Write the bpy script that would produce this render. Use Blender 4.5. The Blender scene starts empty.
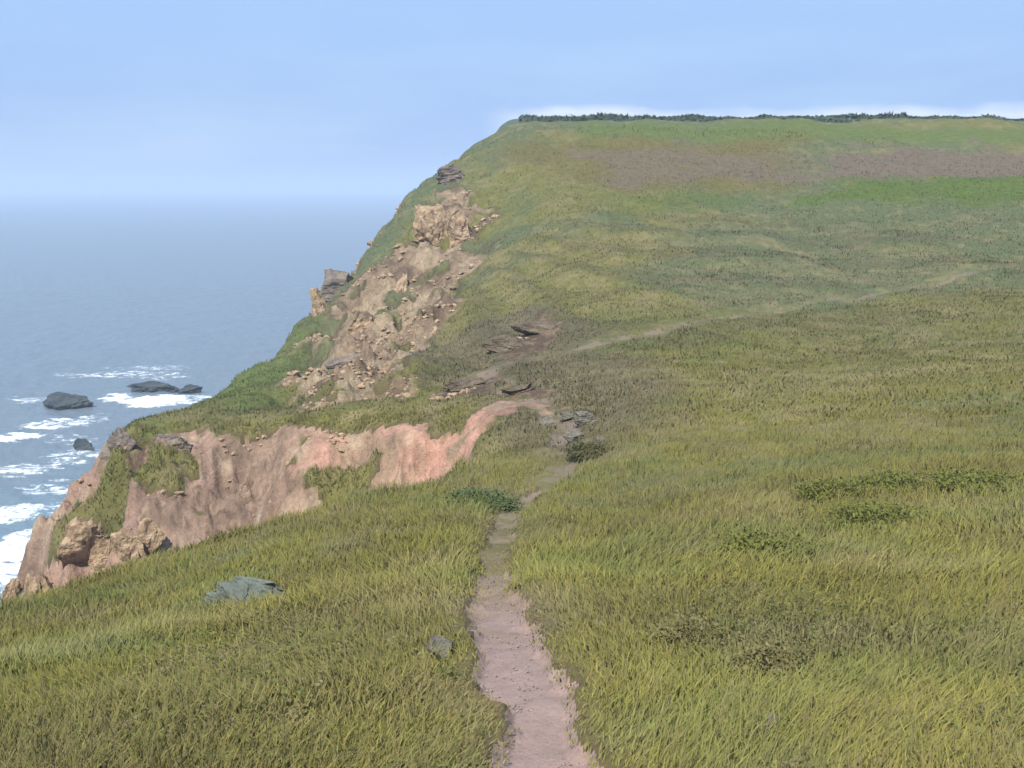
import bpy, math, random
import numpy as np
from mathutils import Vector, noise as mnoise

S = bpy.context.scene
C = S.collection
rng = np.random.default_rng(11)
random.seed(5)

# ------------------------------------------------------------------ camera model
F, W, H = 950.0, 1024, 768
PITCH = math.atan(196.0 / F)
CP, SP = math.cos(PITCH), math.sin(PITCH)
SEA = -40.0                      # the eye is the origin, the sea lies 40 m below it


def P(px, py, D):
    """world point seen at a pixel, D metres ahead"""
    cx = (px - 512) / F * D
    cy = (384 - py) / F * D
    return np.array([cx, D * CP + cy * SP, -D * SP + cy * CP])


# ------------------------------------------------------------------ noise
def _hash(ix, iy, seed):
    n = (ix.astype(np.int64) * 374761393 + iy.astype(np.int64) * 668265263 + seed * 974634541) & 0x7FFFFFFF
    n = ((n ^ (n >> 13)) * 1274126177) & 0x7FFFFFFF
    n = (n ^ (n >> 16)) & 0xFFFF
    return n / 65535.0


def vnoise(x, y, seed=0):
    x = np.asarray(x, float); y = np.asarray(y, float)
    ix, iy = np.floor(x), np.floor(y)
    fx, fy = x - ix, y - iy
    fx = fx * fx * fx * (fx * (fx * 6 - 15) + 10)
    fy = fy * fy * fy * (fy * (fy * 6 - 15) + 10)
    a, b = _hash(ix, iy, seed), _hash(ix + 1, iy, seed)
    c, d = _hash(ix, iy + 1, seed), _hash(ix + 1, iy + 1, seed)
    return (a + (b - a) * fx) * (1 - fy) + (c + (d - c) * fx) * fy


def fbm(x, y, freq, octv=4, seed=0, gain=.5):
    s = 0; a = 1.0; t = 0
    c, sn = math.cos(.6), math.sin(.6)
    x = np.asarray(x, float) * freq; y = np.asarray(y, float) * freq
    for o in range(octv):
        s = s + a * (vnoise(x, y, seed + o * 17) * 2 - 1)
        t += a; a *= gain
        x, y = (x * c - y * sn) * 2.03 + 3.1, (x * sn + y * c) * 2.03 - 7.7
    return s / t * 1.6


def ridged(x, y, freq, octv=4, seed=0):
    s = 0; a = 1.0; t = 0
    for o in range(octv):
        s = s + a * (1 - np.abs(vnoise(x * freq, y * freq, seed + o * 31) * 2 - 1) * 2)
        t += a; a *= .5; freq *= 2.1
    return s / t


def sm(a, b, x):
    t = np.clip((x - a) / (b - a), 0, 1)
    return t * t * (3 - 2 * t)


# ------------------------------------------------------------------ the headland: a height field
CTRL = [
    # the path, down into the dip
    (557, 768, 4.3), (530, 680, 5.4), (500, 620, 7.2), (500, 560, 11), (498, 520, 16), (530, 490, 22), (560, 430, 32),
    (600, 500, 19), (600, 440, 28), (600, 390, 37), (600, 340, 48), (600, 250, 74), (600, 200, 92), (600, 150, 112), (600, 119, 130),
    (768, 768, 4.0), (768, 620, 6.8), (768, 500, 15), (768, 430, 27), (768, 350, 45), (768, 250, 74), (768, 200, 92), (768, 150, 112), (768, 118, 130),
    (1024, 768, 3.8), (1024, 620, 6.5), (1024, 500, 13), (1024, 400, 28), (1024, 300, 52), (1024, 200, 91), (1024, 150, 112), (1024, 119, 130),
    (1300, 768, 3.6), (1300, 500, 12), (1300, 350, 34), (1300, 200, 90), (1300, 118, 130),
    # foreground, left
    (300, 768, 4.4), (0, 768, 4.6), (300, 640, 7.4), (0, 690, 7), (150, 640, 9.2), (0, 640, 11), (0, 612, 14), (150, 600, 13),
    (130, 562, 18), (300, 560, 13), (300, 516, 20), (420, 520, 15), (455, 470, 26), (-200, 768, 5), (-200, 660, 12),
    # far side of the gully and the hill's seaward flank
    (500, 412, 35), (420, 408, 38), (300, 412, 42), (200, 414, 44), (110, 432, 42), (450, 380, 47), (400, 340, 63), (320, 390, 54),
    (250, 385, 57), (205, 392, 62), (310, 312, 85), (420, 300, 80), (412, 188, 113), (460, 155, 123), (512, 119, 132),
    (500, 200, 100), (480, 250, 86), (520, 300, 66),
]
for px in (560, 645, 690, 730, 810, 855, 900, 945, 985, 1070, 1130, 1200):      # the even brow of the hill
    CTRL += [(px, 200, 92), (px, 150, 112), (px, 118.5, 130)]
cpts = [P(*c) for c in CTRL]
for (px, py, D) in [(512, 119, 132)] + [(px, 118.5, 130) for px in range(560, 1400, 60)]:
    q = P(px, py, D); d = q / np.hypot(q[0], q[1])
    for rr, dz in ((1.12, -.3), (1.3, -2), (1.7, -6), (3.5, -22), (10, -60)):
        cpts.append(np.array([q[0] * rr, q[1] * rr, q[2] + dz]))
cpts += [np.array(p, float) for p in [(0, 0, -1.68), (0, -8, .2), (-8, -6, -2.2), (9, -6, 2.0), (0, -40, 6), (30, -40, 14), (-12, -40, -2),
                                      (20, 5, 3.0), (60, 20, 8), (120, 40, 10), (400, -100, 10), (0, -300, 20)]]
cpts = np.array(cpts)


def comp(x, y):
    r = np.hypot(x, y) + 1e-6
    k = np.log1p(r / 3.0) / r
    return x * k, y * k, r


cu, cv, cr = comp(cpts[:, 0], cpts[:, 1])
cval = (cpts[:, 2] + 1.68) / (cr + 3.0)


def tps(d2):
    return .5 * d2 * np.log(d2 + 1e-12)


_n = len(cpts)
_K = tps((cu[:, None] - cu[None]) ** 2 + (cv[:, None] - cv[None]) ** 2) + np.eye(_n) * 2e-4
_Pm = np.stack([np.ones(_n), cu, cv], 1)
_A = np.block([[_K, _Pm], [_Pm.T, np.zeros((3, 3))]])
_w = np.linalg.solve(_A, np.concatenate([cval, np.zeros(3)]))


def zin(x, y):
    u, v, r = comp(x, y)
    o = _w[_n] + _w[_n + 1] * u + _w[_n + 2] * v
    for i in range(_n):
        o = o + _w[i] * tps((u - cu[i]) ** 2 + (v - cv[i]) ** 2)
    return o * (r + 3.0) - 1.68


def PP(*a):
    return tuple(P(*a)[:2])


COAST = [(-14, -400), (-11, -60), (-9.5, -5), (-8.6, 6), PP(0, 606, 14.4), PP(130, 560, 18.2), PP(300, 514, 20.5), PP(400, 490, 23.5), PP(458, 470, 27), PP(492, 446, 30),
         PP(512, 424, 33), PP(500, 413, 35), PP(420, 408, 38), PP(300, 410, 42), PP(200, 414, 44), PP(112, 430, 42.5), PP(120, 425, 46), PP(205, 392, 62),
         PP(312, 312, 85), PP(352, 258, 97), PP(412, 190, 113), PP(462, 155, 124), PP(514, 119, 136), (8, 160), (40, 200), (200, 270), (2500, 500)]
_poly = np.array(COAST + [(2500, 6000), (-6000, 6000), (-6000, -400)])      # the sea side


def inside(poly, x, y):
    poly = np.asarray(poly); ins = np.zeros(np.shape(x), bool)
    n = len(poly); j = n - 1
    for i in range(n):
        xi, yi = poly[i]; xj, yj = poly[j]
        c = ((yi > y) != (yj > y))
        if yi != yj:
            ins ^= c & (x < (xj - xi) * (y - yi) / (yj - yi) + xi)
        j = i
    return ins


def pl_dist(pts, x, y, closed=False):
    pts = [np.asarray(p, float)[:2] for p in pts]
    if closed:
        pts = pts + [pts[0]]
    best = np.full(np.shape(x), 1e18); tt = np.zeros(np.shape(x))
    for i in range(len(pts) - 1):
        a, b = pts[i], pts[i + 1]; d = b - a; L = d @ d + 1e-12
        t = np.clip(((x - a[0]) * d[0] + (y - a[1]) * d[1]) / L, 0, 1)
        q = (x - a[0] - t * d[0]) ** 2 + (y - a[1] - t * d[1]) ** 2
        m = q < best
        best = np.where(m, q, best); tt = np.where(m, i + t, tt)
    return np.sqrt(best), tt


def sdist(x, y):
    """metres past the cliff edge, positive to seaward; ragged"""
    r = np.hypot(x, y)
    k = sm(8, 45, r)
    xx = x + fbm(x, y, .35, 3, 5) * (.25 + .9 * k) + fbm(x, y, 1.3, 3, 6) * .22
    yy = y + fbm(x, y, .35, 3, 7) * (.25 + .9 * k) + fbm(x, y, 1.3, 3, 8) * .22
    d, _ = pl_dist(COAST, xx, yy)
    return np.where(inside(_poly, xx, yy), d, -d)


FLANK = None                      # bare eroded flank of the hill, set below (plan polygon)


def soft_in(poly, x, y, w, amp=0., freq=.3, seed=40):
    xx = x + fbm(x, y, freq, 4, seed) * amp; yy = y + fbm(x, y, freq, 4, seed + 3) * amp
    d, _ = pl_dist(poly, xx, yy, True)
    return sm(-w, w, np.where(inside(poly, xx, yy), d, -d))


def tread(x, y, z):
    """stock-worn steps that run along the contour of the hill: phase and where they show"""
    r = np.hypot(x, y)
    ph = (z + .02 * x) * 5.2 + 3.0 * fbm(x, y, .05, 3, 170) + .8 * fbm(x, y, .4, 2, 171)
    wv = np.sin(ph)
    k = sm(36, 46, r) * sm(100, 82, r) * sm(-.15, .5, fbm(x, y, .05, 3, 172) + .15)
    return np.clip(wv * 1.6, -1, 1), k


def height(x, y, detail=True):
    z = zin(x, y)
    d = sdist(x, y)
    r = np.hypot(x, y)
    if detail:
        z = z + fbm(x, y, .9, 3, 21) * .05 * sm(1.5, 8, r) + fbm(x, y, .16, 3, 22) * .28 * sm(10, 50, r)
        tz = tread(x, y, z)
        z = z + tz[0] * .11 * tz[1]
        if FLANK is not None:
            m = soft_in(FLANK, x, y, 2.0, 1.2)
            z = z + m * (ridged(x + y * .35, y * .45 - x * .1, .26, 5, 60) * 1.7 - .6 + fbm(x, y, .7, 4, 61) * .55)
    # gully walls lie back more than the sea cliff
    sl = 1.25 + .35 * fbm(x, y, .12, 2, 31)
    gul = ((y > 14) & (y < 46) & (x > -16))
    sl = np.where(gul, .8 + .2 * fbm(x, y, .2, 2, 33), sl)
    w = .35 + .5 * sm(20, 60, r)
    soft = w * np.log1p(np.exp(np.clip(d / w, -30, 30)))
    soft = np.where(d / w > 25, d, soft)
    rough = sm(.1, 2.5, d)
    if detail:
        z = z - sl * soft + rough * (ridged(x, y, .42, 4, 71) * .55 - .2 + fbm(x, y, .5, 4, 72) * .55 + (ridged(x, y, 1.1, 4, 74) - .3) * .30 + fbm(x, y, 2.6, 3, 73) * .16)
    else:
        z = z - sl * soft
    return np.maximum(z, SEA - 7 + 0 * z), d


def hit(px, py, detail=False):
    """first terrain point along the ray of a pixel"""
    D = np.geomspace(2.2, 420, 2600)
    dx = (px - 512) / F; dy = (384 - py) / F
    x = dx * D; y = D * CP + dy * D * SP; z = -D * SP + dy * D * CP
    h, _ = height(x, y, detail)
    b = np.nonzero(z < h)[0]
    if len(b) == 0:
        return None
    i = b[0]
    return np.array([x[i], y[i], h[i]])


def zone(pix):
    out = []
    for p in pix:
        q = hit(*p)
        if q is not None:
            out.append((q[0], q[1]))
    return out


FLANK_ = zone([(486, 196), (452, 190), (424, 196), (404, 240), (372, 275), (330, 312), (300, 345), (292, 385), (285, 402), (395, 402), (415, 375), (425, 345), (448, 312), (462, 270), (482, 240)])
Z_HEATH1 = zone([(600, 150), (730, 150), (730, 180), (600, 182)])
Z_HEATH2 = zone([(800, 152), (1080, 146), (1080, 182), (800, 184)])
Z_HBAND = zone([(615, 156), (1080, 152), (1080, 176), (615, 178)])
Z_BRIGHT1 = zone([(820, 186), (1090, 182), (1090, 208), (820, 206)])
Z_BRIGHT2 = zone([(590, 192), (740, 190), (740, 208), (590, 208)])
Z_OCHRE = zone([(480, 134), (820, 134), (820, 182), (720, 185), (620, 185), (480, 165)])
Z_LIME = zone([(600, 124), (1080, 125), (1080, 140), (600, 139)])
Z_LGRASS = zone([(300, 314), (315, 322), (290, 380), (262, 408), (195, 408), (205, 394)])
Z_BRACK = zone([(800, 470), (1060, 450), (1060, 512), (830, 515)])
Z_DRY = zone([(650, 615), (830, 625), (840, 700), (680, 700)])
Z_BROWN = zone([(430, 335), (560, 305), (600, 330), (625, 400), (620, 455), (560, 470), (500, 470), (500, 412), (420, 395)])
Z_SCARS = [zone(z_) for z_ in ([(498, 356), (528, 326), (556, 314), (572, 324), (540, 346), (515, 364)], [(440, 394), (470, 380), (500, 378), (496, 392), (450, 402)],
                              [(508, 398), (530, 386), (548, 390), (536, 402)], [(455, 428), (498, 408), (548, 403), (560, 410), (500, 424), (466, 442)])]
PATHPIX = [(580, 860), (562, 768), (540, 712), (518, 668), (502, 632), (496, 600), (499, 562), (500, 530), (508, 512), (528, 496), (546, 484)]
PATH = [hit(*p) for p in PATHPIX]
PATHW = [.53, .50, .47, .48, .48, .40, .38, .40, .46, .50, .44]
TRACKPIX = [(548, 482), (575, 452), (560, 425), (520, 400), (486, 374), (556, 352), (640, 335), (720, 319), (850, 296), (940, 281), (1040, 266), (1120, 256)]
TRACK = [hit(*p) for p in TRACKPIX]
FLANK = FLANK_

# ------------------------------------------------------------------ ground cover colours (albedo, where the plants differ)
def lin(r, g, b, k=1.0):
    f = lambda c: (c / 255 / 12.92 if c / 255 <= .04045 else ((c / 255 + .055) / 1.055) ** 2.4)
    return np.array([f(r), f(g), f(b)]) * k


G_OLIVE = lin(130, 125, 63, 0.593)
G_YEL = lin(138, 132, 70, 0.608)
G_GREEN = lin(110, 124, 72, 0.578)
G_HILL = lin(120, 130, 92, 0.456)
G_HEATH = lin(142, 126, 106, 0.456)
G_OCHRE = lin(134, 124, 72, 0.456)
G_BRIGHT = lin(108, 128, 56, 0.480)
G_LIME = lin(118, 134, 70, 0.480)
G_DRY = lin(156, 142, 104, 0.593)
G_BROWN = lin(130, 120, 94, 0.456)
G_SCRUB = lin(104, 124, 108, 0.502)
E_PINK = lin(212, 164, 140, .60)
E_BUFF = lin(176, 152, 124, .50)
E_BROWN = lin(134, 112, 92, .44)
E_PATH = lin(190, 163, 151, .54)


def mix(a, b, m):
    m = np.clip(m, 0, 1)[..., None]
    return a * (1 - m) + b * m


def cover(x, y):
    r = np.hypot(x, y)
    n1 = fbm(x, y, .22, 4, 101); n2 = fbm(x, y, .9, 4, 102); n3 = fbm(x, y, .045, 3, 103)
    c = np.broadcast_to(G_OLIVE, x.shape + (3,)).copy()
    c = mix(c, G_YEL, sm(-.1, .6, n1 + .35 * n2))
    c = mix(c, G_GREEN, sm(.1, .7, -n1 + .3 * n2) * .6)
    c = mix(c, G_HILL, sm(32, 62, r + 8 * n1) * .9)
    c = mix(c, G_OLIVE, sm(32, 60, r) * sm(.0, .6, n3 + .4 * n1) * .7)
    c = mix(c, G_DRY, sm(.15, .7, n2 + .3 * n1) * .45)
    n5 = fbm(x, y, .55, 4, 104)
    c = mix(c, G_BROWN, sm(.1, .6, n5) * .3 * sm(40, 20, r))
    c = mix(c, G_GREEN, sm(.15, .6, -n5 + .2 * n2) * .45 * sm(40, 20, r))
    c = mix(c, G_OCHRE, soft_in(Z_OCHRE, x, y, 4, 5, .08) * .85)
    c = mix(c, G_LIME, soft_in(Z_LIME, x, y, 3, 4, .08) * .9)
    c = mix(c, G_HEATH, np.maximum(soft_in(Z_HEATH1, x, y, 1.6, 6, .12, 44) * .75, soft_in(Z_HBAND, x, y, 2, 5, .1, 45) * .35))
    c = mix(c, G_HEATH, soft_in(Z_HEATH2, x, y, 1.6, 6, .12, 46) * .95)
    c = mix(c, G_BRIGHT, soft_in(Z_BRIGHT1, x, y, 2.0, 4, .1, 47) * .95)
    c = mix(c, G_BRIGHT, soft_in(Z_BRIGHT2, x, y, 2.0, 4, .1, 48) * .5)
    c = mix(c, G_LIME, soft_in(Z_LGRASS, x, y, 1.5, 1.5, .2, 49) * .8)
    c = mix(c, G_YEL * .82, soft_in(Z_BRACK, x, y, 1.2, 1.2, .3, 50) * .9)
    c = mix(c, G_DRY, soft_in(Z_DRY, x, y, .5, .6, .8, 51) * .5 * sm(-.3, .4, n2))
    c = mix(c, G_BROWN, soft_in(Z_BROWN, x, y, 2, 2.5, .2, 52) * .85)
    tw, tk = tread(x, y, zin(x, y))
    c = mix(c, G_DRY * .92, sm(.2, 1, -tw) * tk * .25)
    c = mix(c, G_BROWN * .8, sm(.5, 1, tw) * tk * .35)
    c = mix(c, G_SCRUB, sm(131, 133.5, y + .8 * n1) * .85 * (x > -8))
    return c


def scars(x, y):
    return np.maximum.reduce([soft_in(z_, x, y, .5, .9, .6, 58) for z_ in Z_SCARS])


def masks(x, y, d):
    """how bare the soil is (0..1), and what kind of bare soil"""
    r = np.hypot(x, y)
    n2 = fbm(x, y, .8, 4, 130)
    fl = soft_in(FLANK, x, y, 1.6, 2.2, .25, 54)
    fl = fl * sm(-.75, .1, fbm(x, y, .3, 4, 56) + .25)
    cl = sm(.05, .9, d + .35 * n2)
    # the outer sea cliff of the hill keeps grass on its shoulder
    shoulder = soft_in(Z_LGRASS, x, y, 1.5, 1.5, .2, 49)
    cl = cl * (1 - .9 * shoulder * sm(7, 3, d))
    tuft = sm(.05, .45, fbm(x, y, .33, 4, 57) - .10 - .35 * sm(-13, -8, x))
    cl = cl * (1 - .85 * tuft * (r > 24) * (x > -40))
    sc_ = scars(x, y)
    bare = np.maximum(np.maximum(fl, cl), sc_)
    pink = cl * (((y > 14) & (y < 52) & (x > -24)) * 1.0)
    return bare, np.maximum(pink, sc_)


def path_mask(x, y):
    xx = x + fbm(x, y, 2.2, 4, 140) * .12; yy = y + fbm(x, y, 2.2, 4, 141) * .12
    d, t = pl_dist(PATH, xx, yy)
    w = np.interp(t, np.arange(len(PATHW)), PATHW) * .5
    return d / w


def track_mask(x, y):
    xx = x + fbm(x, y, .5, 3, 142) * .5; yy = y + fbm(x, y, .5, 3, 143) * .5
    d, t = pl_dist(TRACK, xx, yy)
    return d / (.46 + .2 * fbm(x, y, .4, 2, 144))


# ------------------------------------------------------------------ materials
def newmat(name):
    m = bpy.data.materials.new(name); m.use_nodes = True
    nt = m.node_tree
    b = nt.nodes['Principled BSDF']
    return m, nt, b


def N(nt, t, **kw):
    n = nt.nodes.new(t)
    for k, v in kw.items():
        setattr(n, k, v)
    return n


def tex_noise(nt, scale, detail=6, rough=.6, coord='Object', stretch=None):
    tc = N(nt, 'ShaderNodeTexCoord')
    n = N(nt, 'ShaderNodeTexNoise'); n.inputs['Scale'].default_value = scale
    n.inputs['Detail'].default_value = detail; n.inputs['Roughness'].default_value = rough
    if stretch:
        mp = N(nt, 'ShaderNodeMapping'); mp.inputs['Scale'].default_value = stretch
        nt.links.new(tc.outputs[coord], mp.inputs[0]); nt.links.new(mp.outputs[0], n.inputs[0])
    else:
        nt.links.new(tc.outputs[coord], n.inputs[0])
    return n


def vary(nt, src, nz, lo, hi):
    """multiply a colour by a noise remapped to lo..hi"""
    mr = N(nt, 'ShaderNodeMapRange'); mr.inputs[1].default_value = .3; mr.inputs[2].default_value = .7
    mr.inputs[3].default_value = lo; mr.inputs[4].default_value = hi
    nt.links.new(nz.outputs[0], mr.inputs[0])
    v = N(nt, 'ShaderNodeVectorMath', operation='SCALE')
    nt.links.new(src, v.inputs[0]); nt.links.new(mr.outputs[0], v.inputs['Scale'])
    return v.outputs[0]


def bump(nt, b, nz, dist, strength=.6, prev=None):
    bp = N(nt, 'ShaderNodeBump'); bp.inputs['Strength'].default_value = strength; bp.inputs['Distance'].default_value = dist
    nt.links.new(nz.outputs[0], bp.inputs['Height'])
    if prev:
        nt.links.new(prev.outputs[0], bp.inputs['Normal'])
    nt.links.new(bp.outputs[0], b.inputs['Normal'])
    return bp


def ground_mat(name, scales, dist, lo, hi, rough=.95):
    m, nt, b = newmat(name)
    at = N(nt, 'ShaderNodeVertexColor', layer_name='Col')
    col = at.outputs[0]; pv = None
    for s, dd in zip(scales, dist):
        nz = tex_noise(nt, s, 8, .62)
        col = vary(nt, col, nz, lo, hi)
        pv = bump(nt, b, nz, dd, .7, pv)
    nt.links.new(col, b.inputs['Base Color'])
    b.inputs['Roughness'].default_value = rough
    b.inputs['Specular IOR Level'].default_value = .15
    return m


M_TURF = ground_mat('turf', (1.6, 14), (.12, .03), .80, 1.20)
M_ROCK = ground_mat('weathered_rock', (.5, 2.2, 9), (.8, .35, .08), .76, 1.26)
M_EARTH = ground_mat('bare_earth', (.8, 3.5, 16), (.4, .2, .05), .80, 1.22)
M_PATH = ground_mat('trodden_soil', (6, 45, 150), (.02, .012, .006), .86, 1.14)


def sward_normal(nt, targets, k):
    g = N(nt, 'ShaderNodeNewGeometry')
    v = N(nt, 'ShaderNodeMix', data_type='VECTOR'); v.inputs[0].default_value = k
    nt.links.new(g.outputs['Normal'], v.inputs[4]); v.inputs[5].default_value = (0, 0, 1)
    n = N(nt, 'ShaderNodeVectorMath', operation='NORMALIZE'); nt.links.new(v.outputs[1], n.inputs[0])
    for t in targets:
        nt.links.new(n.outputs[0], t.inputs['Normal'])


def grass_mat(name):
    m, nt, b = newmat(name)
    at = N(nt, 'ShaderNodeVertexColor', layer_name='Col')
    nt.links.new(at.outputs[0], b.inputs['Base Color'])
    b.inputs['Roughness'].default_value = .75
    b.inputs['Specular IOR Level'].default_value = .2
    tr = N(nt, 'ShaderNodeBsdfTranslucent'); nt.links.new(at.outputs[0], tr.inputs[0])
    mx = N(nt, 'ShaderNodeMixShader'); mx.inputs[0].default_value = .3
    sward_normal(nt, (b,), .82)
    nt.links.new(b.outputs[0], mx.inputs[1]); nt.links.new(tr.outputs[0], mx.inputs[2])
    nt.links.new(mx.outputs[0], nt.nodes['Material Output'].inputs[0])
    return m


M_GRASS = grass_mat('grass_blade')


def rock_mat(name, c1, c2, scale=2.2):
    m, nt, b = newmat(name)
    nz = tex_noise(nt, scale, 8, .65)
    cr_ = N(nt, 'ShaderNodeValToRGB')
    cr_.color_ramp.elements[0].position = .36; cr_.color_ramp.elements[1].position = .66
    cr_.color_ramp.elements[0].color = (*c1, 1); cr_.color_ramp.elements[1].color = (*c2, 1)
    nt.links.new(nz.outputs[0], cr_.inputs[0])
    n2 = tex_noise(nt, scale * 9, 8, .7)
    col = vary(nt, cr_.outputs[0], n2, .72, 1.25)
    nt.links.new(col, b.inputs['Base Color'])
    p1 = bump(nt, b, nz, .15, .6); bump(nt, b, n2, .03, .7, p1)
    b.inputs['Roughness'].default_value = .9
    b.inputs['Specular IOR Level'].default_value = .25
    return m


M_BUFFROCK = rock_mat('buff_rock', lin(146, 120, 94, .60), lin(216, 188, 152, .64))
M_GREYROCK = rock_mat('grey_lichened_rock', lin(122, 116, 102, .5), lin(170, 164, 146, .5), 3.5)
M_DARKROCK = rock_mat('wet_dark_rock', lin(44, 56, 60, .7), lin(92, 98, 94, .6), .5)
M_LEDGE = rock_mat('dark_brown_ledge', lin(108, 96, 80, .5), lin(156, 140, 116, .5), .9)
M_CRAG = rock_mat('purple_grey_rock', lin(120, 110, 106, .52), lin(172, 156, 136, .54), .8)


# ------------------------------------------------------------------ mesh helpers
def mesh_np(name, V, Fc, mat, col=None, parent=None, smooth=True):
    me = bpy.data.meshes.new(name)
    V = np.asarray(V, np.float32); Fc = np.asarray(Fc, np.int32)
    k = Fc.shape[1]
    me.vertices.add(len(V)); me.vertices.foreach_set('co', V.ravel())
    me.loops.add(Fc.size); me.loops.foreach_set('vertex_index', Fc.ravel())
    me.polygons.add(len(Fc))
    me.polygons.foreach_set('loop_start', np.arange(0, Fc.size, k, dtype=np.int32))
    me.polygons.foreach_set('loop_total', np.full(len(Fc), k, np.int32))
    me.polygons.foreach_set('use_smooth', np.full(len(Fc), smooth))
    me.update(calc_edges=True)
    if col is not None:
        a = me.color_attributes.new('Col', 'FLOAT_COLOR', 'POINT')
        cc = np.ones((len(V), 4), np.float32); cc[:, :3] = col
        a.data.foreach_set('color', cc.ravel())
    me.materials.append(mat)
    o = bpy.data.objects.new(name, me); C.objects.link(o)
    if parent:
        o.parent = parent
    return o


def tag(o, label=None, cat=None, group=None, kind=None):
    if label: o['label'] = label
    if cat: o['category'] = cat
    if group: o['group'] = group
    if kind: o['kind'] = kind
    return o


# ------------------------------------------------------------------ build the terrain
th_f = np.linspace(-33, 33, 760)
th = np.radians(np.concatenate([np.linspace(-180, -36, 70), th_f, np.linspace(36, 180, 70)[:-1]]))
rr = np.concatenate([[.02, .4, .9, 1.4], np.geomspace(1.9, 150, 620), np.geomspace(156, 1500, 30)])
TT, RR = np.meshgrid(th, rr)
X = RR * np.sin(TT); Y = RR * np.cos(TT)
Z, DD = height(X, Y)
bare, pink = masks(X, Y, DD)
pm = path_mask(X, Y); tm = track_mask(X, Y)
# the path is worn a little into the turf
Z = Z + (fbm(X, Y, 4, 3, 160) * .008 + fbm(X, Y, 1.6, 3, 161) * .02) * (pm < 1.2) * (RR < 40)
Z = Z - .09 * sm(1.15, .6, pm) * (RR < 40) - .10 * sm(1.3, .5, tm) * (RR > 20)
gcol = cover(X, Y)
nA = fbm(X, Y, .5, 4, 150); nB = fbm(X, Y, .16, 3, 151); nC = fbm(X, Y, 2.0, 3, 152)
strat = fbm(Z * 1.0 + X * .12, Y * .05, .9, 3, 155)
ecol = mix(np.broadcast_to(E_BUFF, gcol.shape), E_BROWN, sm(.0, .75, nA + .5 * strat) * .85)
ecol = mix(ecol, lin(200, 178, 146, .52), sm(.25, .7, -nA + .4 * nC) * .7)
pcol = mix(np.broadcast_to(E_PINK, gcol.shape), E_BUFF * 1.1, sm(-.1, .6, nA + .5 * nB) * .8)
pcol = mix(pcol, lin(172, 145, 126, .59), sm(-7.5, -11, X + 2 * nA) * .8)
pcol = mix(pcol, E_BROWN, sm(.2, .7, strat + .5 * nC) * .5)
pcol = mix(pcol, lin(214, 190, 158, .55), sm(.2, .6, fbm(X, Y, .8, 4, 156) - .3 * strat) * .55)
ecol = mix(ecol, pcol, pink)
ecol = mix(ecol, mix(np.broadcast_to(E_BROWN * .8, gcol.shape), E_BUFF * .9, sm(.1, .7, nC) * .6), scars(X, Y))
ecol = mix(ecol, mix(np.broadcast_to(E_BUFF * 1.1, gcol.shape), pcol, sm(-.3, .4, nC)), soft_in(Z_SCARS[3], X, Y, .5, .9, .6, 58))
pathc = mix(np.broadcast_to(E_PATH, gcol.shape), E_BUFF * .95, sm(-.2, .7, nA + .6 * nC) * .5)
pathc = mix(pathc, gcol * .9, sm(6.5, 12, RR) * (.45 + .35 * sm(-.2, .5, nC)))
isP = (pm < 1) & (RR < 40)
isT = (tm < 1) & (RR > 20) & ~isP & (bare < .5)
turfc = mix(mix(gcol, np.broadcast_to(G_DRY, gcol.shape), np.full(X.shape, .3) * (RR < 40)) * .95, E_BROWN * .7, sm(.2, .55, bare) * .8)
turfc = mix(turfc, E_BROWN * .75, sm(1.7, 1.0, pm) * .6 * (RR < 40))
V = np.stack([X, Y, Z], -1)
nr, nt_ = X.shape
i = np.arange(nr - 1)[:, None]; j = np.arange(nt_)[None]
jn = (j + 1) % nt_
Q = np.stack([i * nt_ + j, i * nt_ + jn, (i + 1) * nt_ + jn, (i + 1) * nt_ + j], -1).reshape(-1, 4)[:, ::-1]
# drop what lies well under the sea
Zf = Z.ravel()[Q].max(1)
Q = Q[Zf > SEA - 4]
q0 = Q[:, 0]
fp = isP.ravel()[q0]; ft = isT.ravel()[q0]
fb = bare.ravel()[q0] > .5; fk = pink.ravel()[q0] > .4
zone_id = np.where(fp, 1, np.where(ft, 2, np.where(fb & fk, 3, np.where(fb, 4, 0))))
Vf = V.reshape(-1, 3)


def piece(name, zid, mat, colour):
    q = Q[zone_id == zid]
    u, inv = np.unique(q, return_inverse=True)
    o = mesh_np(name, Vf[u], inv.reshape(-1, 4), mat, colour.reshape(-1, 3)[u])
    return tag(o, kind='structure')


piece('ground', 0, M_TURF, turfc)
piece('path', 1, M_PATH, pathc)
piece('hillside_track', 2, M_PATH, mix(pathc * .9, gcol, sm(.5, 1, tm) * .45 + .12))
piece('earth_bank', 3, M_EARTH, mix(ecol, gcol, sm(.75, .5, bare)))
piece('cliff', 4, M_ROCK, mix(ecol, gcol, sm(.8, .5, bare)))

# ------------------------------------------------------------------ sea
tS = np.radians(np.concatenate([np.linspace(-140, -34, 60), np.linspace(-33.5, 4, 520), np.linspace(5, 100, 40)]))
rS = np.concatenate([np.geomspace(18, 420, 620), np.geomspace(424, 26000, 170)])
TS, RS = np.meshgrid(tS, rS)
xs = RS * np.sin(TS); ys = RS * np.cos(TS)
hs, ds = height(xs, ys, False)


def seapt(px, py):
    dx = (px - 512) / F; dy = (384 - py) / F
    D = SEA / (-SP + dy * CP)
    return np.array([dx * D, D * CP + dy * D * SP])


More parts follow.
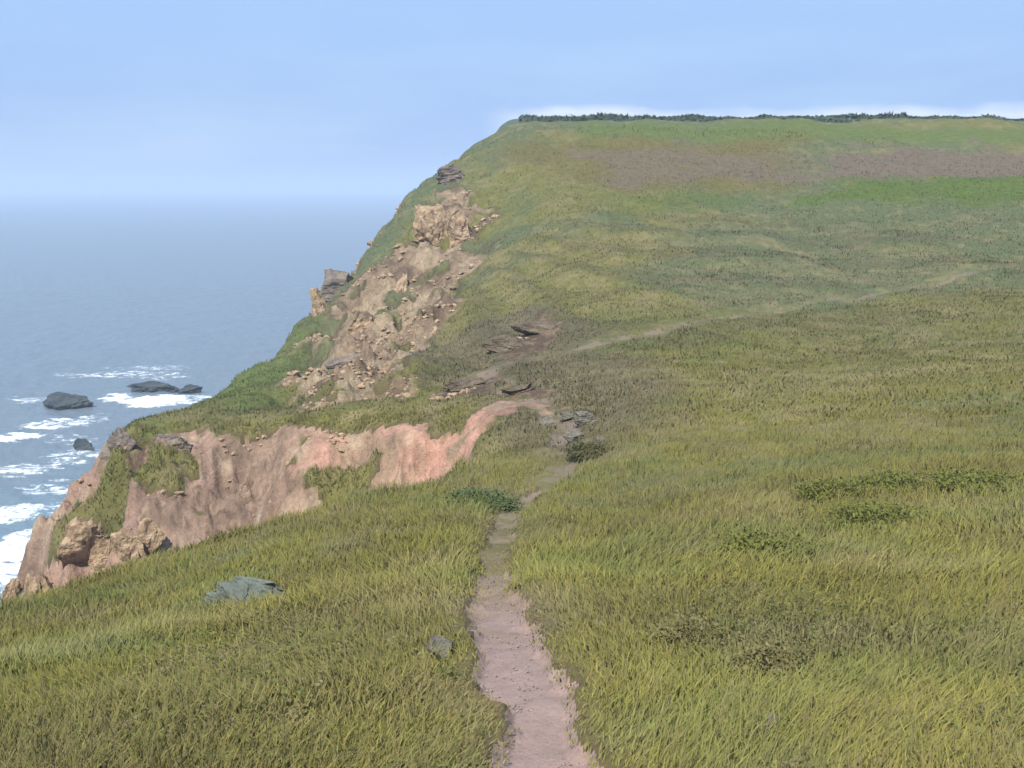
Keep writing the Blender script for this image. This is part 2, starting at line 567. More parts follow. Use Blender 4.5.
amp = sm(900, 120, RS)
ph = xs * .12 + ys * .30 + 2.2 * fbm(xs, ys, .018, 3, 201)
near = sm(75, 10, ds)
swell = np.sin(ph)
w1 = np.maximum(swell, -.4) ** 3
zs = SEA + amp * (w1 * (.35 + .9 * near) + fbm(xs, ys, .11, 4, 202) * .35 + fbm(xs, ys, .5, 3, 203) * .14)
fo = np.zeros_like(xs)
patches = fbm(xs, ys, .030, 3, 205)
lace = fbm(xs * .6, ys * 1.1, .30, 5, 206, .62)
fo = np.maximum(fo, sm(.25, .95, swell + .5 * lace) * near * sm(-.45, .25, patches + .4 * near))
fo = np.maximum(fo, sm(16, 3, ds + 6 * lace + 5 * patches) * .9)
for (px, py, lx, ly, k) in [(155, 402, 26, 5, 1.0), (118, 398, 18, 4, .7), (190, 400, 20, 5, .6), (16, 437, 22, 6, .9), (20, 552, 34, 14, 1.0), (6, 566, 26, 12, 1.0), (30, 538, 22, 8, .7),
                            (150, 368, 40, 3, .45), (150, 376, 34, 3, .4), (70, 440, 30, 6, .4), (75, 458, 30, 6, .45), (40, 490, 22, 8, .4), (92, 420, 14, 10, .45), (60, 425, 34, 4, .6), (25, 470, 34, 6, .6), (62, 492, 26, 6, .6), (16, 515, 28, 7, .75), (110, 375, 44, 3, .5), (40, 400, 30, 3, .45)]:
    q = seapt(px, py); D = np.hypot(*q)
    wx = lx * D / F; wy = ly * D / F * D / 40.0
    e = ((xs - q[0]) / wx) ** 2 + ((ys - q[1]) / wy) ** 2
    fo = np.maximum(fo, k * sm(1.6, .3, e + .8 * lace))
fo = np.clip(fo, 0, 1)
zs = zs + .35 * fo * amp
shal = sm(70, 8, ds) * sm(-.4, .5, fbm(xs, ys, .035, 3, 207) + .2)
deep = lin(132, 147, 156, .56); teal = lin(122, 166, 184, .58)
sc = mix(np.broadcast_to(deep, xs.shape + (3,)), teal, shal * .8)
nr, nn = xs.shape
i = np.arange(nr - 1)[:, None]; j = np.arange(nn - 1)[None]
QS = np.stack([i * nn + j, i * nn + j + 1, (i + 1) * nn + j + 1, (i + 1) * nn + j], -1).reshape(-1, 4)[:, ::-1]
keep = (hs.ravel()[QS].min(1) < SEA + 4)
m, nt, b = newmat('sea_water')
at = N(nt, 'ShaderNodeVertexColor', layer_name='Col')
nz = tex_noise(nt, .35, 8, .6, stretch=(1, 1.6, 1)); nz2 = tex_noise(nt, 1.6, 6, .6)
nt.links.new(at.outputs[0], b.inputs['Base Color'])
p1 = bump(nt, b, nz, .5, .5); bump(nt, b, nz2, .12, .5, p1)
b.inputs['Roughness'].default_value = .32; b.inputs['IOR'].default_value = 1.33
Q2 = QS[keep]; u, inv = np.unique(Q2, return_inverse=True)
so_ = tag(mesh_np('sea', np.stack([xs, ys, zs], -1).reshape(-1, 3)[u], inv.reshape(-1, 4), m, sc.reshape(-1, 3)[u]), kind='structure')
fa = so_.data.attributes.new('foam', 'FLOAT', 'POINT'); fa.data.foreach_set('value', fo.ravel()[u].astype(np.float32))
fat = N(nt, 'ShaderNodeAttribute', attribute_name='foam')
l1 = tex_noise(nt, .55, 9, .68, stretch=(.8, 1.5, 1)); l2 = tex_noise(nt, 2.4, 6, .7)
def _m(op, a, b_, cl=False):
    n = N(nt, 'ShaderNodeMath', operation=op, use_clamp=cl)
    for q, v in enumerate((a, b_)):
        if isinstance(v, (int, float)): n.inputs[q].default_value = v
        else: nt.links.new(v, n.inputs[q])
    return n.outputs[0]
lace_ = _m('ADD', _m('MULTIPLY', _m('SUBTRACT', l1.outputs[0], .5), 2.6), _m('MULTIPLY', _m('SUBTRACT', l2.outputs[0], .5), 1.2))
fm = _m('MULTIPLY', _m('SUBTRACT', _m('ADD', _m('MULTIPLY', fat.outputs['Fac'], 1.02), lace_), .42), 2.4, True)
fm = _m('MULTIPLY', fm, _m('MULTIPLY', fat.outputs['Fac'], 6, True), True)
mf = N(nt, 'ShaderNodeMix', data_type='RGBA'); nt.links.new(fm, mf.inputs[0]); nt.links.new(at.outputs[0], mf.inputs[6]); mf.inputs[7].default_value = (.72, .76, .78, 1)
nt.links.new(mf.outputs[2], b.inputs['Base Color'])
rf_ = _m('ADD', .34, _m('MULTIPLY', fm, .5)); nt.links.new(rf_, b.inputs['Roughness'])


# ------------------------------------------------------------------ grass (nobody could count it)
def blades(name, n, r0, r1, hgt, wid, label, half=47, lean=.75, straw=0., keepfn=None, pw=0.0, t0=None):
    """n blades spread evenly over the ground as it is seen, r0..r1 metres out"""
    t = np.radians(rng.uniform(-half if t0 is None else t0, half, n))
    r = np.exp(rng.uniform(math.log(r0), math.log(r1), n)) if pw == 0 else (rng.uniform(r0 ** pw, r1 ** pw, n)) ** (1 / pw)
    x = r * np.sin(t); y = r * np.cos(t)
    z, d = height(x, y)
    br, _ = masks(x, y, d)
    p = path_mask(x, y); k = tm_ = track_mask(x, y)
    ok = (br < .45) & ((p > 1.05) | (r > 40) | ((p > .70) & (rng.random(len(p)) < .32 + .3 * sm(6, 12, r))) | ((r > 7) & (rng.random(len(p)) < .10))) & ((k > 1.0 + 1.3 * sm(38, 46, r)) | (r < 20) | (rng.random(len(p)) < .05)) & (z > SEA + 8)
    if keepfn is not None:
        ok &= keepfn(x, y, r)
    x, y, z, r, p = x[ok], y[ok], z[ok], r[ok], p[ok]
    n = len(x)
    tus = (1 + 1.1 * sm(-.1, .7, fbm(x, y, .14, 3, 345)) * (r > 124)) * (.72 + .45 * sm(-.5, .6, fbm(x, y, 1.4, 3, 301)) + .35 * sm(.0, .7, fbm(x, y, .35, 3, 302)))
    h = hgt[0] + (hgt[1] - hgt[0]) * rng.random(n) ** 1.4
    h = h * tus * sm(.75, 2.6, np.where(r < 40, p, 9)) ** .5 + .02
    w = wid * (.6 + .8 * rng.random(n)) * (1 + r * .012)
    a = rng.uniform(0, 2 * math.pi, n)
    # blades lean with the wind off the sea, and every way besides
    bx = np.cos(a) * lean * rng.random(n) + .10 * lean + .30 * fbm(x, y, .5, 2, 303)
    by = np.sin(a) * lean * rng.random(n) + .30 * fbm(x, y, .5, 2, 304)
    fx, fy = -np.sin(a * 1.7), np.cos(a * 1.7)
    base = np.stack([x, y, z - .03], -1)
    side = np.stack([fx * w, fy * w, 0 * w], -1)
    mid = base + np.stack([bx * h * .35, by * h * .35, h * .62], -1)
    tip = base + np.stack([bx * h, by * h, h], -1)
    V = np.stack([base - side, base + side, mid - side * .7, mid + side * .7, tip], 1).reshape(-1, 3)
    o5 = np.arange(n)[:, None] * 5
    F3 = np.concatenate([o5 + np.array([[0, 1, 3]]), o5 + np.array([[0, 3, 2]]), o5 + np.array([[2, 3, 4]])])
    c = cover(x, y)
    f = (rng.normal(1.05, .15, n).clip(.6, 1.6) * (1.82 - .78 * sm(8, 60, r)))[:, None]  # near blades coloured lighter to offset the shade they cast on each other
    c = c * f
    s = (rng.random(n) < straw + .12 + .3 * sm(.1, .6, fbm(x, y, .8, 3, 310)))[:, None]
    c = np.where(s, c * .35 + G_DRY * 1.15 * .65, c)
    g = (rng.random(n) < .14)[:, None]
    c = np.where(g & ~s, c * .5 + G_GREEN * .55, c)
    c5 = np.repeat(c[:, None], 5, 1).reshape(-1, 3)
    return V, F3, c5


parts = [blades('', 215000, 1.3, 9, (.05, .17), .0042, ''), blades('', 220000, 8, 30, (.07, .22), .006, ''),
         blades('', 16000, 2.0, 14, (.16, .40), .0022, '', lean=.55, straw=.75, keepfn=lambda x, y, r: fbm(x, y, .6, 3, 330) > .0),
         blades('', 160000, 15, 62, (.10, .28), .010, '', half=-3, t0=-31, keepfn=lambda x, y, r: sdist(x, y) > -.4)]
off = 0; Vs, Fs, Cs = [], [], []
for v, f, c in parts:
    Vs.append(v); Fs.append(f + off); Cs.append(c); off += len(v)
# low broad leaved herbs and dead stalks that break up the sward
def herbs(n):
    g = np.random.default_rng(9)
    t = np.radians(g.uniform(-35, 35, n)); r = np.exp(g.uniform(math.log(2.3), math.log(17), n))
    x0, y0 = r * np.sin(t), r * np.cos(t)
    k = (fbm(x0, y0, .45, 3, 351) > -.35 + .9 * g.random(n)) & (path_mask(x0, y0) > 1.15) & (sdist(x0, y0) < -.3)
    x0, y0, r = x0[k], y0[k], r[k]; n = len(x0); nl = 7
    x = np.repeat(x0, nl); y = np.repeat(y0, nl); m_ = n * nl
    a = g.uniform(0, 2 * math.pi, m_); L = (.014 + .03 * g.random(m_)); el = g.uniform(.15, 1.0, m_)
    x = x + g.normal(0, .03, m_); y = y + g.normal(0, .03, m_)
    z = height(x, y)[0] + g.uniform(.02, .11, m_)
    p = np.stack([x, y, z], -1); dv = np.stack([np.cos(a) * np.cos(el), np.sin(a) * np.cos(el), np.sin(el)], -1) * L[:, None]
    sd = np.stack([-np.sin(a), np.cos(a), g.normal(0, .25, m_)], -1) * (L * .3)[:, None]
    dn = np.array([0, 0, -1.0]) * (L * .35)[:, None]
    V = np.stack([p, p + dv * .45 + sd, p + dv * .45 - sd, p + dv + dn], 1).reshape(-1, 3)
    o4 = np.arange(m_)[:, None] * 4
    F_ = np.concatenate([o4 + np.array([[0, 1, 2]]), o4 + np.array([[2, 1, 3]])])
    c = np.where((g.random(n) < .25)[:, None], G_DRY * 1.0, G_OLIVE * .7 + G_GREEN * .6) * g.normal(1, .2, (n, 1)).clip(.6, 1.5)
    return V, F_, np.repeat(c, nl * 4, 0)


v, f, c = herbs(9000)
tag(mesh_np('low_herbs', v, f, M_GRASS, c, smooth=False), 'small broad leaved plants growing low among the near grass', 'herbs', kind='stuff')
tag(mesh_np('rough_grass', np.concatenate(Vs), np.concatenate(Fs), M_GRASS, np.concatenate(Cs), smooth=False),
    'rough olive grass growing thickly over the near slope around the bare path', 'grass', kind='stuff')
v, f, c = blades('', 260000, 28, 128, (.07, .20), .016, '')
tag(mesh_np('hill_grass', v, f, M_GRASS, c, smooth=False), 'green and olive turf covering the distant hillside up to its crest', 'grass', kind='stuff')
# low scrub that edges the skyline
def on_crest(x, y, r):
    return (fbm(x, y, .12, 3, 340) > -.75) & (x > 1) & (y > 132) & (y < 139)
v, f, c = blades('', 80000, 124, 165, (.10, .32), .09, '', keepfn=on_crest, lean=.9)
tag(mesh_np('crest_scrub', v, f, M_GRASS, c * .0 + G_SCRUB * rng.normal(1, .18, (len(c), 1)).clip(.5, 1.6), smooth=False),
    'low dark grey green scrub along the skyline of the hill', 'scrub', kind='stuff')


# ------------------------------------------------------------------ rocks
def rock_mesh(name, seed, mat, dims, sub=5, cuts=15, rough=.13):
    """a broken block: cut by joint planes, stepped along its beds, then weathered"""
    import bmesh
    bm = bmesh.new()
    bmesh.ops.create_icosphere(bm, subdivisions=sub, radius=1)
    rnd = random.Random(seed)
    pl = []
    dip = Vector((rnd.uniform(-.35, .35), rnd.uniform(-.35, .35), 1)).normalized()
    a0 = rnd.uniform(0, 3.14)
    for q in range(cuts):
        if q % 3 == 0:
            a = a0 + rnd.choice((0, 1.57, 3.14, 4.71)) + rnd.uniform(-.2, .2)
            n_ = Vector((math.cos(a), math.sin(a), rnd.uniform(-.15, .35))).normalized()
        else:
            n_ = Vector((rnd.gauss(0, 1), rnd.gauss(0, 1), rnd.gauss(.2, .8))).normalized()
        pl.append((n_, rnd.uniform(.40, .84)))
    o = Vector((seed * 3.1, seed * 1.7, 0))
    for v in bm.verts:
        p = v.co * (1.15 + .28 * mnoise.noise(v.co * 1.3 + o))
        for n_, k in pl:
            e = p.dot(n_) - k - .05 * mnoise.noise(v.co * 3 + o)
            if e > 0:
                p -= n_ * e
        t = p.dot(dip) * 4.5 + mnoise.noise(p * 1.2 + o) * .8
        st = (t - math.floor(t)); st = 1 if st > .82 else 0
        out = Vector((p.x, p.y, 0))
        p -= out * (.035 * st)
        p += v.co * (mnoise.fractal(p * 2.2 + o, 1, 2, 5) * rough + mnoise.fractal(p * 8 + o, 1, 2, 3) * rough * .35)
        v.co = Vector((p.x * dims[0], p.y * dims[1], p.z * dims[2]))
    me = bpy.data.meshes.new(name); bm.to_mesh(me); bm.free()
    me.polygons.foreach_set('use_smooth', [False] * len(me.polygons))
    me.materials.append(mat)
    return me


def ground_at(px, py):
    for k in range(40):              # step inland if the ray misses the edge of the cliff
        q = hit(px + 2 * k, py, True)
        if q is not None and q[2] > -26:
            return q


def put_rock(name, px, py, wpx, hpx, mat, label, cat, group, seed, sink=.3, deep_=.8, loc=None, tilt=.25, **kw):
    q = ground_at(px, py) if loc is None else np.array(loc)
    D = q[1] * CP - q[2] * SP
    w = wpx * D / F * .5; h = hpx * D / F * .5
    me = rock_mesh(name, seed, mat, (w * 1.25, w * deep_ * 1.2, h * 1.3 / (1 - sink * .5)), **kw)
    o = bpy.data.objects.new(name, me); C.objects.link(o)
    rnd = random.Random(seed + 99)
    o.location = (q[0], q[1], q[2] + h * (1 - sink * 2))
    o.rotation_euler = (rnd.uniform(-tilt, tilt), rnd.uniform(-tilt, tilt), rnd.uniform(-.6, .6))
    return tag(o, label, cat, group)


EDGE = 'boulders along the near cliff edge'
for k, (px, py, w, h, lab) in enumerate([
    (78, 560, 40, 44, 'tall buff boulder at the left end of the cluster on the near cliff edge'),
    (104, 556, 30, 34, 'brown angular boulder second from the left in the cliff edge cluster'),
    (126, 552, 34, 30, 'pale rounded boulder in the middle of the cliff edge cluster'),
    (147, 548, 26, 26, 'small brown boulder at the right end of the cliff edge cluster'),
    (100, 566, 24, 16, 'low ochre boulder in front of the cliff edge cluster, half sunk in grass'),
    (136, 562, 18, 14, 'smallest pale stone in front of the cliff edge cluster near its right end'),
    (12, 606, 26, 34, 'brown boulder at the far left border of the photo on the cliff edge'),
    (32, 604, 22, 30, 'narrow pale boulder leaning beside the brown one at the left border'),
    (48, 596, 16, 22, 'small tan stone between the left border boulders and the main cluster'),
]):
    put_rock('boulder', px, py, w, h, M_BUFFROCK, lab, 'boulder', EDGE, 11 + k, sink=.34)

STN = 'grey stones in the dip at the end of the path'
for k, (px, py, w, h, lab) in enumerate([
    (545, 424, 22, 10, 'flat grey stone at the left of the stones in the dip'),
    (566, 418, 18, 9, 'grey stone topmost of those in the dip beyond the path'),
    (586, 424, 24, 12, 'broad grey stone at the right of the stones in the dip'),
    (574, 440, 22, 9, 'grey stone in the middle front of the stones in the dip'),
    (600, 446, 14, 8, 'small pale stone lowest and rightmost in the dip'),
    (552, 446, 12, 7, 'small grey stone at the lower left in the dip'),
]):
    put_rock('stone', px, py, w, h, M_GREYROCK, lab, 'stone', STN, 41 + k, sink=.3)

put_rock('rock_slab', 255, 606, 112, 36, rock_mat('blue_grey_rock', lin(118, 126, 116, .52), lin(158, 166, 152, .52), 3.5), 'wide low blue grey rock slab lying in the grass left of the path', 'rock', None, 61, sink=.42, deep_=.6, tilt=.08)
put_rock('stone', 770, 742, 34, 24, M_GREYROCK, 'grey stone half hidden in grass at the bottom right of the path', 'stone', None, 63, sink=.35)
put_rock('stone', 440, 652, 44, 26, M_GREYROCK, 'grey stone in the grass at the left edge of the bare path', 'stone', None, 64, sink=.4)

CRG = 'crags on the eroded flank of the hill'
for k, (px, py, w, h, mt, lab) in enumerate([
    (336, 288, 40, 26, M_CRAG, 'dark purple grey crag standing against the sea on the cliff flank'),
    (320, 314, 24, 26, M_BUFFROCK, 'buff crag just below the dark purple crag on the skyline of the cliff'),
    (362, 330, 34, 18, M_BUFFROCK, 'tan outcrop in the middle of the eroded cliff flank'),
    (402, 292, 24, 20, M_BUFFROCK, 'rusty brown outcrop under the pale cliff top bluff'),
    (428, 236, 44, 34, M_BUFFROCK, 'large pale bluff of bare rock at the cliff top'),
    (462, 238, 34, 24, M_BUFFROCK, 'pale cream outcrop at the right side of the cliff top bluff'),
    (455, 180, 34, 14, M_CRAG, 'dark grey crag on the skyline above the pale bluff'),
    (345, 366, 40, 16, M_CRAG, 'grey brown outcrop low on the eroded flank'),
    (542, 330, 46, 16, M_LEDGE, 'dark broken ledge jutting from the hillside above the upper track'),
    (512, 348, 38, 12, M_LEDGE, 'dark low ledge between the broken ledge and the eroded cliff flank'),
    (468, 388, 52, 10, M_LEDGE, 'long dark ledge at the foot of the hill above the pink earth'),
    (520, 392, 40, 9, M_LEDGE, 'small dark ledge in the brown ground right of the long foot ledge'),
    (176, 446, 34, 18, M_CRAG, 'grey crag on the far side of the gully beside the pink earth'),
    (124, 450, 36, 24, M_CRAG, 'purple grey crag at the seaward end of the gully side'),
]):
    put_rock('crag', px, py, w, h, mt, lab, 'crag', CRG, 81 + k, sink=.42, tilt=.08 if mt is M_LEDGE else .25, deep_=.5 if mt is M_LEDGE else .8)

SRK = 'dark rocks in the surf'
for k, (px, py, w, h, lab) in enumerate([
    (74, 406, 46, 14, 'dark low rock awash at the left among the breakers'),
    (152, 390, 44, 9, 'dark long rock awash just behind the white breaker'),
    (192, 392, 26, 8, 'dark rock in the surf close under the green slope'),
    (86, 452, 26, 12, 'dark wet rock in the surf in front of the pink cliff'),
]):
    q = seapt(px, py)
    put_rock('sea_rock', px, py, w, h, M_DARKROCK, lab, 'rock', SRK, 121 + k, sink=.36, loc=(q[0], q[1], SEA + .2), tilt=.1)


# ------------------------------------------------------------------ shrubs and clumps
def leafmat(name, c):
    m, nt, b = newmat(name)
    nz = tex_noise(nt, 9, 3, .6)
    rgb = N(nt, 'ShaderNodeRGB'); rgb.outputs[0].default_value = (*c, 1)
    col = vary(nt, rgb.outputs[0], nz, .55, 1.5)
    nt.links.new(col, b.inputs['Base Color'])
    b.inputs['Roughness'].default_value = .6; b.inputs['Specular IOR Level'].default_value = .25
    tr = N(nt, 'ShaderNodeBsdfTranslucent'); nt.links.new(col, tr.inputs[0])
    mx = N(nt, 'ShaderNodeMixShader'); mx.inputs[0].default_value = .3
    sward_normal(nt, (b,), .5)
    nt.links.new(b.outputs[0], mx.inputs[1]); nt.links.new(tr.outputs[0], mx.inputs[2])
    nt.links.new(mx.outputs[0], nt.nodes['Material Output'].inputs[0])
    return m


def scatter_stones(name, xy, size, mat, label, cat):
    g = np.random.default_rng(77)
    import bmesh
    bm = bmesh.new(); bmesh.ops.create_icosphere(bm, subdivisions=1, radius=1)
    bv = np.array([v.co[:] for v in bm.verts]); bf = np.array([[v.index for v in f.verts] for f in bm.faces]); bm.free()
    x, y = xy; n = len(x)
    z, _ = height(x, y)
    sz = size[0] + (size[1] - size[0]) * g.random(n) ** 3
    V = bv[None] * (1 + g.uniform(-.32, .32, (n, len(bv), 1)))
    V = V * (np.stack([g.uniform(.7, 1.3, n), g.uniform(.7, 1.3, n), g.uniform(.4, .8, n)], -1) * sz[:, None])[:, None]
    V = V + np.stack([x, y, z + sz * .12], -1)[:, None]
    F_ = bf[None] + (np.arange(n) * len(bv))[:, None, None]
    o = mesh_np(name, V.reshape(-1, 3), F_.reshape(-1, 3), mat, None, None, False)
    return tag(o, label, cat, kind='stuff')


# grit on the path, loose scree on the bare slopes
_t = rng.uniform(0, 6.4, 9000); _i = np.floor(_t).astype(int); _f = _t - _i
_pp = np.array([p[:2] for p in PATH]); _c = _pp[_i] * (1 - _f)[:, None] + _pp[_i + 1] * _f[:, None] + rng.normal(0, .17, (9000, 2))
_r = np.hypot(_c[:, 0], _c[:, 1]); _k = (path_mask(_c[:, 0], _c[:, 1]) < 1.2) & (rng.random(9000) < .10 + .25 * (fbm(_c[:, 0], _c[:, 1], 1.5, 3, 401) > .1))
M_GRIT = rock_mat('path_grit', lin(200, 174, 162, .6), lin(226, 206, 192, .62), 14)
_c = _c[_k]
_zp = height(_c[:, 0], _c[:, 1])[0]
go = scatter_stones('path_grit', (_c[:, 0], _c[:, 1]), (.002, .013), M_GRIT, 'fine pinkish grit and small pebbles strewn over the bare path', 'grit')
go.location.z = -.085
_ns = 60000
_a = np.radians(rng.uniform(-31, 1, _ns)); _r = np.exp(rng.uniform(math.log(17), math.log(118), _ns))
_x, _y = _r * np.sin(_a), _r * np.cos(_a)
_d = sdist(_x, _y); _b, _pk = masks(_x, _y, _d)
_k = (_b > .55) & (_d < 9) & (fbm(_x, _y, .4, 3, 402) > -.05 + .62 * _pk)
_k = np.nonzero(_k)[0][:3500]
scatter_stones('scree', (_x[_k], _y[_k]), (.03 + .0 * _r[_k], .05 + .0035 * _r[_k]), M_BUFFROCK, 'loose buff stones strewn over the eroded cliff slopes', 'scree')

L_GREEN = leafmat('dark_green_leaf', lin(112, 124, 76, .64))
L_BRACKEN = leafmat('bracken_leaf', lin(124, 126, 60, .74))
L_DRY = leafmat('dry_bracken_leaf', lin(142, 132, 84, .66))
M_STEM, _nt, _b = newmat('woody_stem'); _b.inputs['Base Color'].default_value = (.09, .06, .035, 1); _b.inputs['Roughness'].default_value = .9
_nz = tex_noise(_nt, 20, 4); bump(_nt, _b, _nz, .01)


def shrub(name, px, py, w, h, leaf, label, cat, group, seed, nl=2600, ls=.06):
    q = ground_at(px, py); D = q[1] * CP - q[2] * SP
    R = w * D / F * .5; Hh = h * D / F
    g = np.random.default_rng(seed)
    e = bpy.data.objects.new(name, None); C.objects.link(e); e.location = (q[0], q[1], q[2] - .03)
    tag(e, label, cat, group)
    # leaf clumps scattered through the crown's volume
    nc = 26
    ca = g.uniform(0, 2 * math.pi, nc); cr2 = R * .85 * g.random(nc) ** .5
    cx, cy = cr2 * np.cos(ca), cr2 * np.sin(ca)
    cz = Hh * (.25 + .62 * g.random(nc)) * (1 - .55 * (cr2 / R) ** 2)
    kx = g.integers(0, nc, nl)
    s = R * .26
    p = np.stack([cx[kx] + g.normal(0, s, nl), cy[kx] + g.normal(0, s, nl), np.maximum(.02, cz[kx] + g.normal(0, Hh * .13, nl))], -1)
    a = g.uniform(0, 2 * math.pi, nl); el = g.uniform(-.4, 1.1, nl)
    L = ls * (.6 + .8 * g.random(nl))
    dv = np.stack([np.cos(a) * np.cos(el), np.sin(a) * np.cos(el), np.sin(el)], -1) * L[:, None]
    sd = np.stack([-np.sin(a), np.cos(a), g.normal(0, .4, nl)], -1) * (L * .28)[:, None]
    Vv = np.stack([p, p + dv * .5 + sd, p + dv, p + dv * .5 - sd], 1).reshape(-1, 3)
    Ff = np.arange(nl * 4).reshape(-1, 4)
    mesh_np('foliage', Vv, Ff, leaf, None, e, False)
    # stems
    Vv, Ff = [], []
    for k in range(nc):
        b0 = np.array([cx[k] * .15, cy[k] * .15, -.05]); b1 = np.array([cx[k], cy[k], cz[k]])
        bm_ = (b0 + b1) / 2 + np.array([g.normal(0, .05) * R, g.normal(0, .05) * R, .12 * Hh])
        prev = len(Vv)
        for t_, (c_, ra) in enumerate(((b0, .013), (bm_, .009), (b1, .004))):
            for s_ in range(5):
                an = s_ * 2 * math.pi / 5
                Vv.append(c_ + np.array([math.cos(an), math.sin(an), 0]) * ra)
        for t_ in range(2):
            for s_ in range(5):
                Ff.append([prev + t_ * 5 + s_, prev + t_ * 5 + (s_ + 1) % 5, prev + (t_ + 1) * 5 + (s_ + 1) % 5, prev + (t_ + 1) * 5 + s_])
    mesh_np('stem', np.array(Vv), np.array(Ff), M_STEM, None, e)
    return e


shrub('shrub', 480, 507, 62, 15, L_GREEN, 'low dark green shrub beside the path just short of the dip', 'shrub', None, 1, 9000, .06)
shrub('shrub', 592, 454, 46, 8, leafmat('olive_leaf', lin(116, 112, 70, .56)), 'small olive shrub at the right of the stones in the dip', 'shrub', None, 2, 5000, .08)
BR = 'bracken clumps on the right hand slope'
for k, (px, py, w, h, lf, lab) in enumerate([
    (832, 498, 64, 18, L_BRACKEN, 'yellow green bracken clump leftmost on the far edge of the right slope'),
    (900, 490, 80, 14, L_BRACKEN, 'broad olive bracken clump in the middle of the right slope edge'),
    (985, 492, 90, 19, L_BRACKEN, 'large bracken clump near the right border below the hill'),
    (880, 526, 110, 20, L_BRACKEN, 'loose bracken clump just in front of the row along the far edge of the slope'),
    (775, 556, 100, 18, L_BRACKEN, 'dull green bracken clump on open grass midway down the right slope'),
    (780, 676, 100, 30, L_DRY, 'dry straw coloured bracken clump low on the right slope'),
    (690, 642, 70, 22, L_DRY, 'brown withered bracken clump close to the right of the path'),
]):
    shrub('bracken_clump', px, py, w, h, lf, lab, 'bracken', BR, 20 + k, 2600 if k > 4 else 4200, .026 if k > 4 else .05)

# ------------------------------------------------------------------ air
import bmesh
bm = bmesh.new(); bmesh.ops.create_cube(bm, size=1)
lo = np.array([-9000., -700., SEA - 9]); hi = np.array([3000., 26500., 60.])
for v in bm.verts:
    v.co = Vector([(lo[a] if v.co[a] < 0 else hi[a]) for a in range(3)])
me = bpy.data.meshes.new('haze'); bm.to_mesh(me); bm.free()
m = bpy.data.materials.new('sea_haze'); m.use_nodes = True
nt = m.node_tree; nt.nodes.remove(nt.nodes['Principled BSDF'])
pv = N(nt, 'ShaderNodeVolumePrincipled'); pv.inputs['Density'].default_value = .0006
pv.inputs['Color'].default_value = (.60, .72, .90, 1); pv.inputs['Anisotropy'].default_value = .0
nt.links.new(pv.outputs[0], nt.nodes['Material Output'].inputs['Volume'])
me.materials.append(m)
o = bpy.data.objects.new('haze', me); C.objects.link(o)
tag(o, 'thin pale sea haze softening the horizon', 'haze', kind='stuff')

# ------------------------------------------------------------------ sky and sun
EL, AZ = math.radians(53), math.radians(202)      # the sun stands behind and to the left
w = bpy.data.worlds.new('World'); S.world = w; w.use_nodes = True
nt = w.node_tree; bg = nt.nodes['Background']
sky = N(nt, 'ShaderNodeTexSky', sky_type='NISHITA'); sky.sun_disc = False
sky.sun_elevation = EL; sky.sun_rotation = AZ; sky.air_density = 1.0; sky.dust_density = .6; sky.ozone_density = 1.6; sky.altitude = 40
tc = N(nt, 'ShaderNodeTexCoord')
mp = N(nt, 'ShaderNodeMapping'); mp.inputs['Scale'].default_value = (1, 1, 5)
nt.links.new(tc.outputs['Generated'], mp.inputs[0])
cn = N(nt, 'ShaderNodeTexNoise'); cn.inputs['Scale'].default_value = 2.6; cn.inputs['Detail'].default_value = 7; cn.inputs['Roughness'].default_value = .55
nt.links.new(mp.outputs[0], cn.inputs[0])
mr = N(nt, 'ShaderNodeMapRange'); mr.inputs[1].default_value = .42; mr.inputs[2].default_value = .78; mr.inputs[3].default_value = .97; mr.inputs[4].default_value = .62
nt.links.new(cn.outputs[0], mr.inputs[0])
mx = N(nt, 'ShaderNodeMix', data_type='RGBA')
nt.links.new(mr.outputs[0], mx.inputs[0]); nt.links.new(sky.outputs[0], mx.inputs[6]); mg = N(nt, 'ShaderNodeMix', data_type='RGBA'); mg.inputs[6].default_value = (2.05, 3.1, 5.2, 1); mg.inputs[7].default_value = (2.5, 3.9, 6.3, 1)
sz_ = N(nt, 'ShaderNodeSeparateXYZ'); nt.links.new(tc.outputs['Generated'], sz_.inputs[0])
ml = N(nt, 'ShaderNodeMath', operation='MULTIPLY', use_clamp=True); ml.inputs[1].default_value = 4.5
nt.links.new(sz_.outputs[2], ml.inputs[0]); nt.links.new(ml.outputs[0], mg.inputs[0]); nt.links.new(mg.outputs[2], mx.inputs[7])
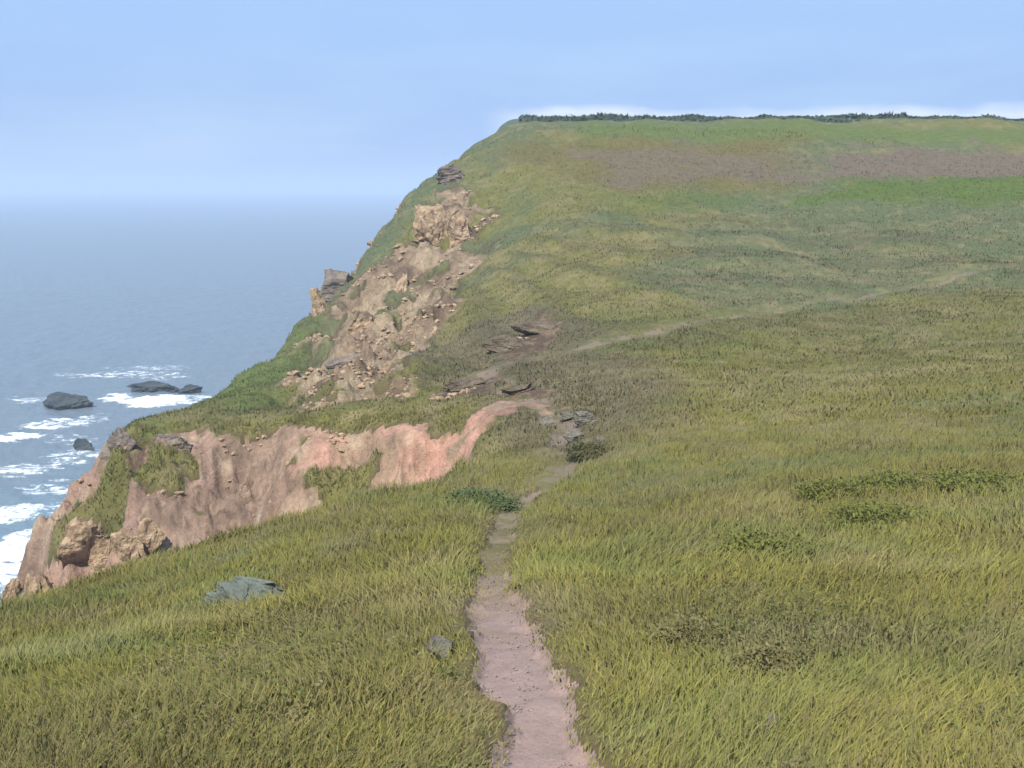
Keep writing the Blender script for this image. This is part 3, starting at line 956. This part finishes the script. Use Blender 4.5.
# a low bank of white cumulus over the land, just above the horizon
sx = N(nt, 'ShaderNodeSeparateXYZ'); nt.links.new(tc.outputs['Generated'], sx.inputs[0])
c2 = N(nt, 'ShaderNodeTexNoise'); c2.inputs['Scale'].default_value = 9; c2.inputs['Detail'].default_value = 8
mp2 = N(nt, 'ShaderNodeMapping'); mp2.inputs['Scale'].default_value = (1, 1, 2.5)
nt.links.new(tc.outputs['Generated'], mp2.inputs[0]); nt.links.new(mp2.outputs[0], c2.inputs[0])


def mth(op, a, b=None, clamp=False):
    n = N(nt, 'ShaderNodeMath', operation=op, use_clamp=clamp)
    for q, v in enumerate((a, b)):
        if v is None: continue
        if isinstance(v, (int, float)): n.inputs[q].default_value = v
        else: nt.links.new(v, n.inputs[q])
    return n.outputs[0]


top = mth('ADD', .0735, mth('MULTIPLY', mth('SUBTRACT', c2.outputs[0], .38), .045))
edge = mth('MULTIPLY', mth('SUBTRACT', top, sx.outputs[2]), 90, True)
land = mth('MULTIPLY', mth('ADD', sx.outputs[0], .03), 18, True)
mc = N(nt, 'ShaderNodeMix', data_type='RGBA')
nt.links.new(mth('MULTIPLY', mth('MULTIPLY', edge, land), .85), mc.inputs[0])
nt.links.new(mx.outputs[2], mc.inputs[6]); mc.inputs[7].default_value = (6.0, 6.4, 6.9, 1)
nt.links.new(mc.outputs[2], bg.inputs[0]); bg.inputs[1].default_value = .070

sl = bpy.data.lights.new('sun', 'SUN'); sl.energy = 3.0; sl.angle = math.radians(.53); sl.color = (1, .95, .87)
so = bpy.data.objects.new('sun', sl); C.objects.link(so)
dirv = Vector((math.sin(AZ) * math.cos(EL), math.cos(AZ) * math.cos(EL), math.sin(EL)))
so.rotation_euler = dirv.to_track_quat('Z', 'Y').to_euler()

cam = bpy.data.cameras.new('camera'); co = bpy.data.objects.new('camera', cam); C.objects.link(co)
cam.sensor_width = 36; cam.lens = F * 36 / W; cam.clip_start = .05; cam.clip_end = 60000
co.rotation_euler = (math.radians(90) - PITCH, 0, 0)
S.camera = co
S.view_settings.view_transform = 'Standard'; S.view_settings.look = 'None'; S.view_settings.exposure = 1.2; S.view_settings.gamma = 1
S.cycles.volume_bounces = 1
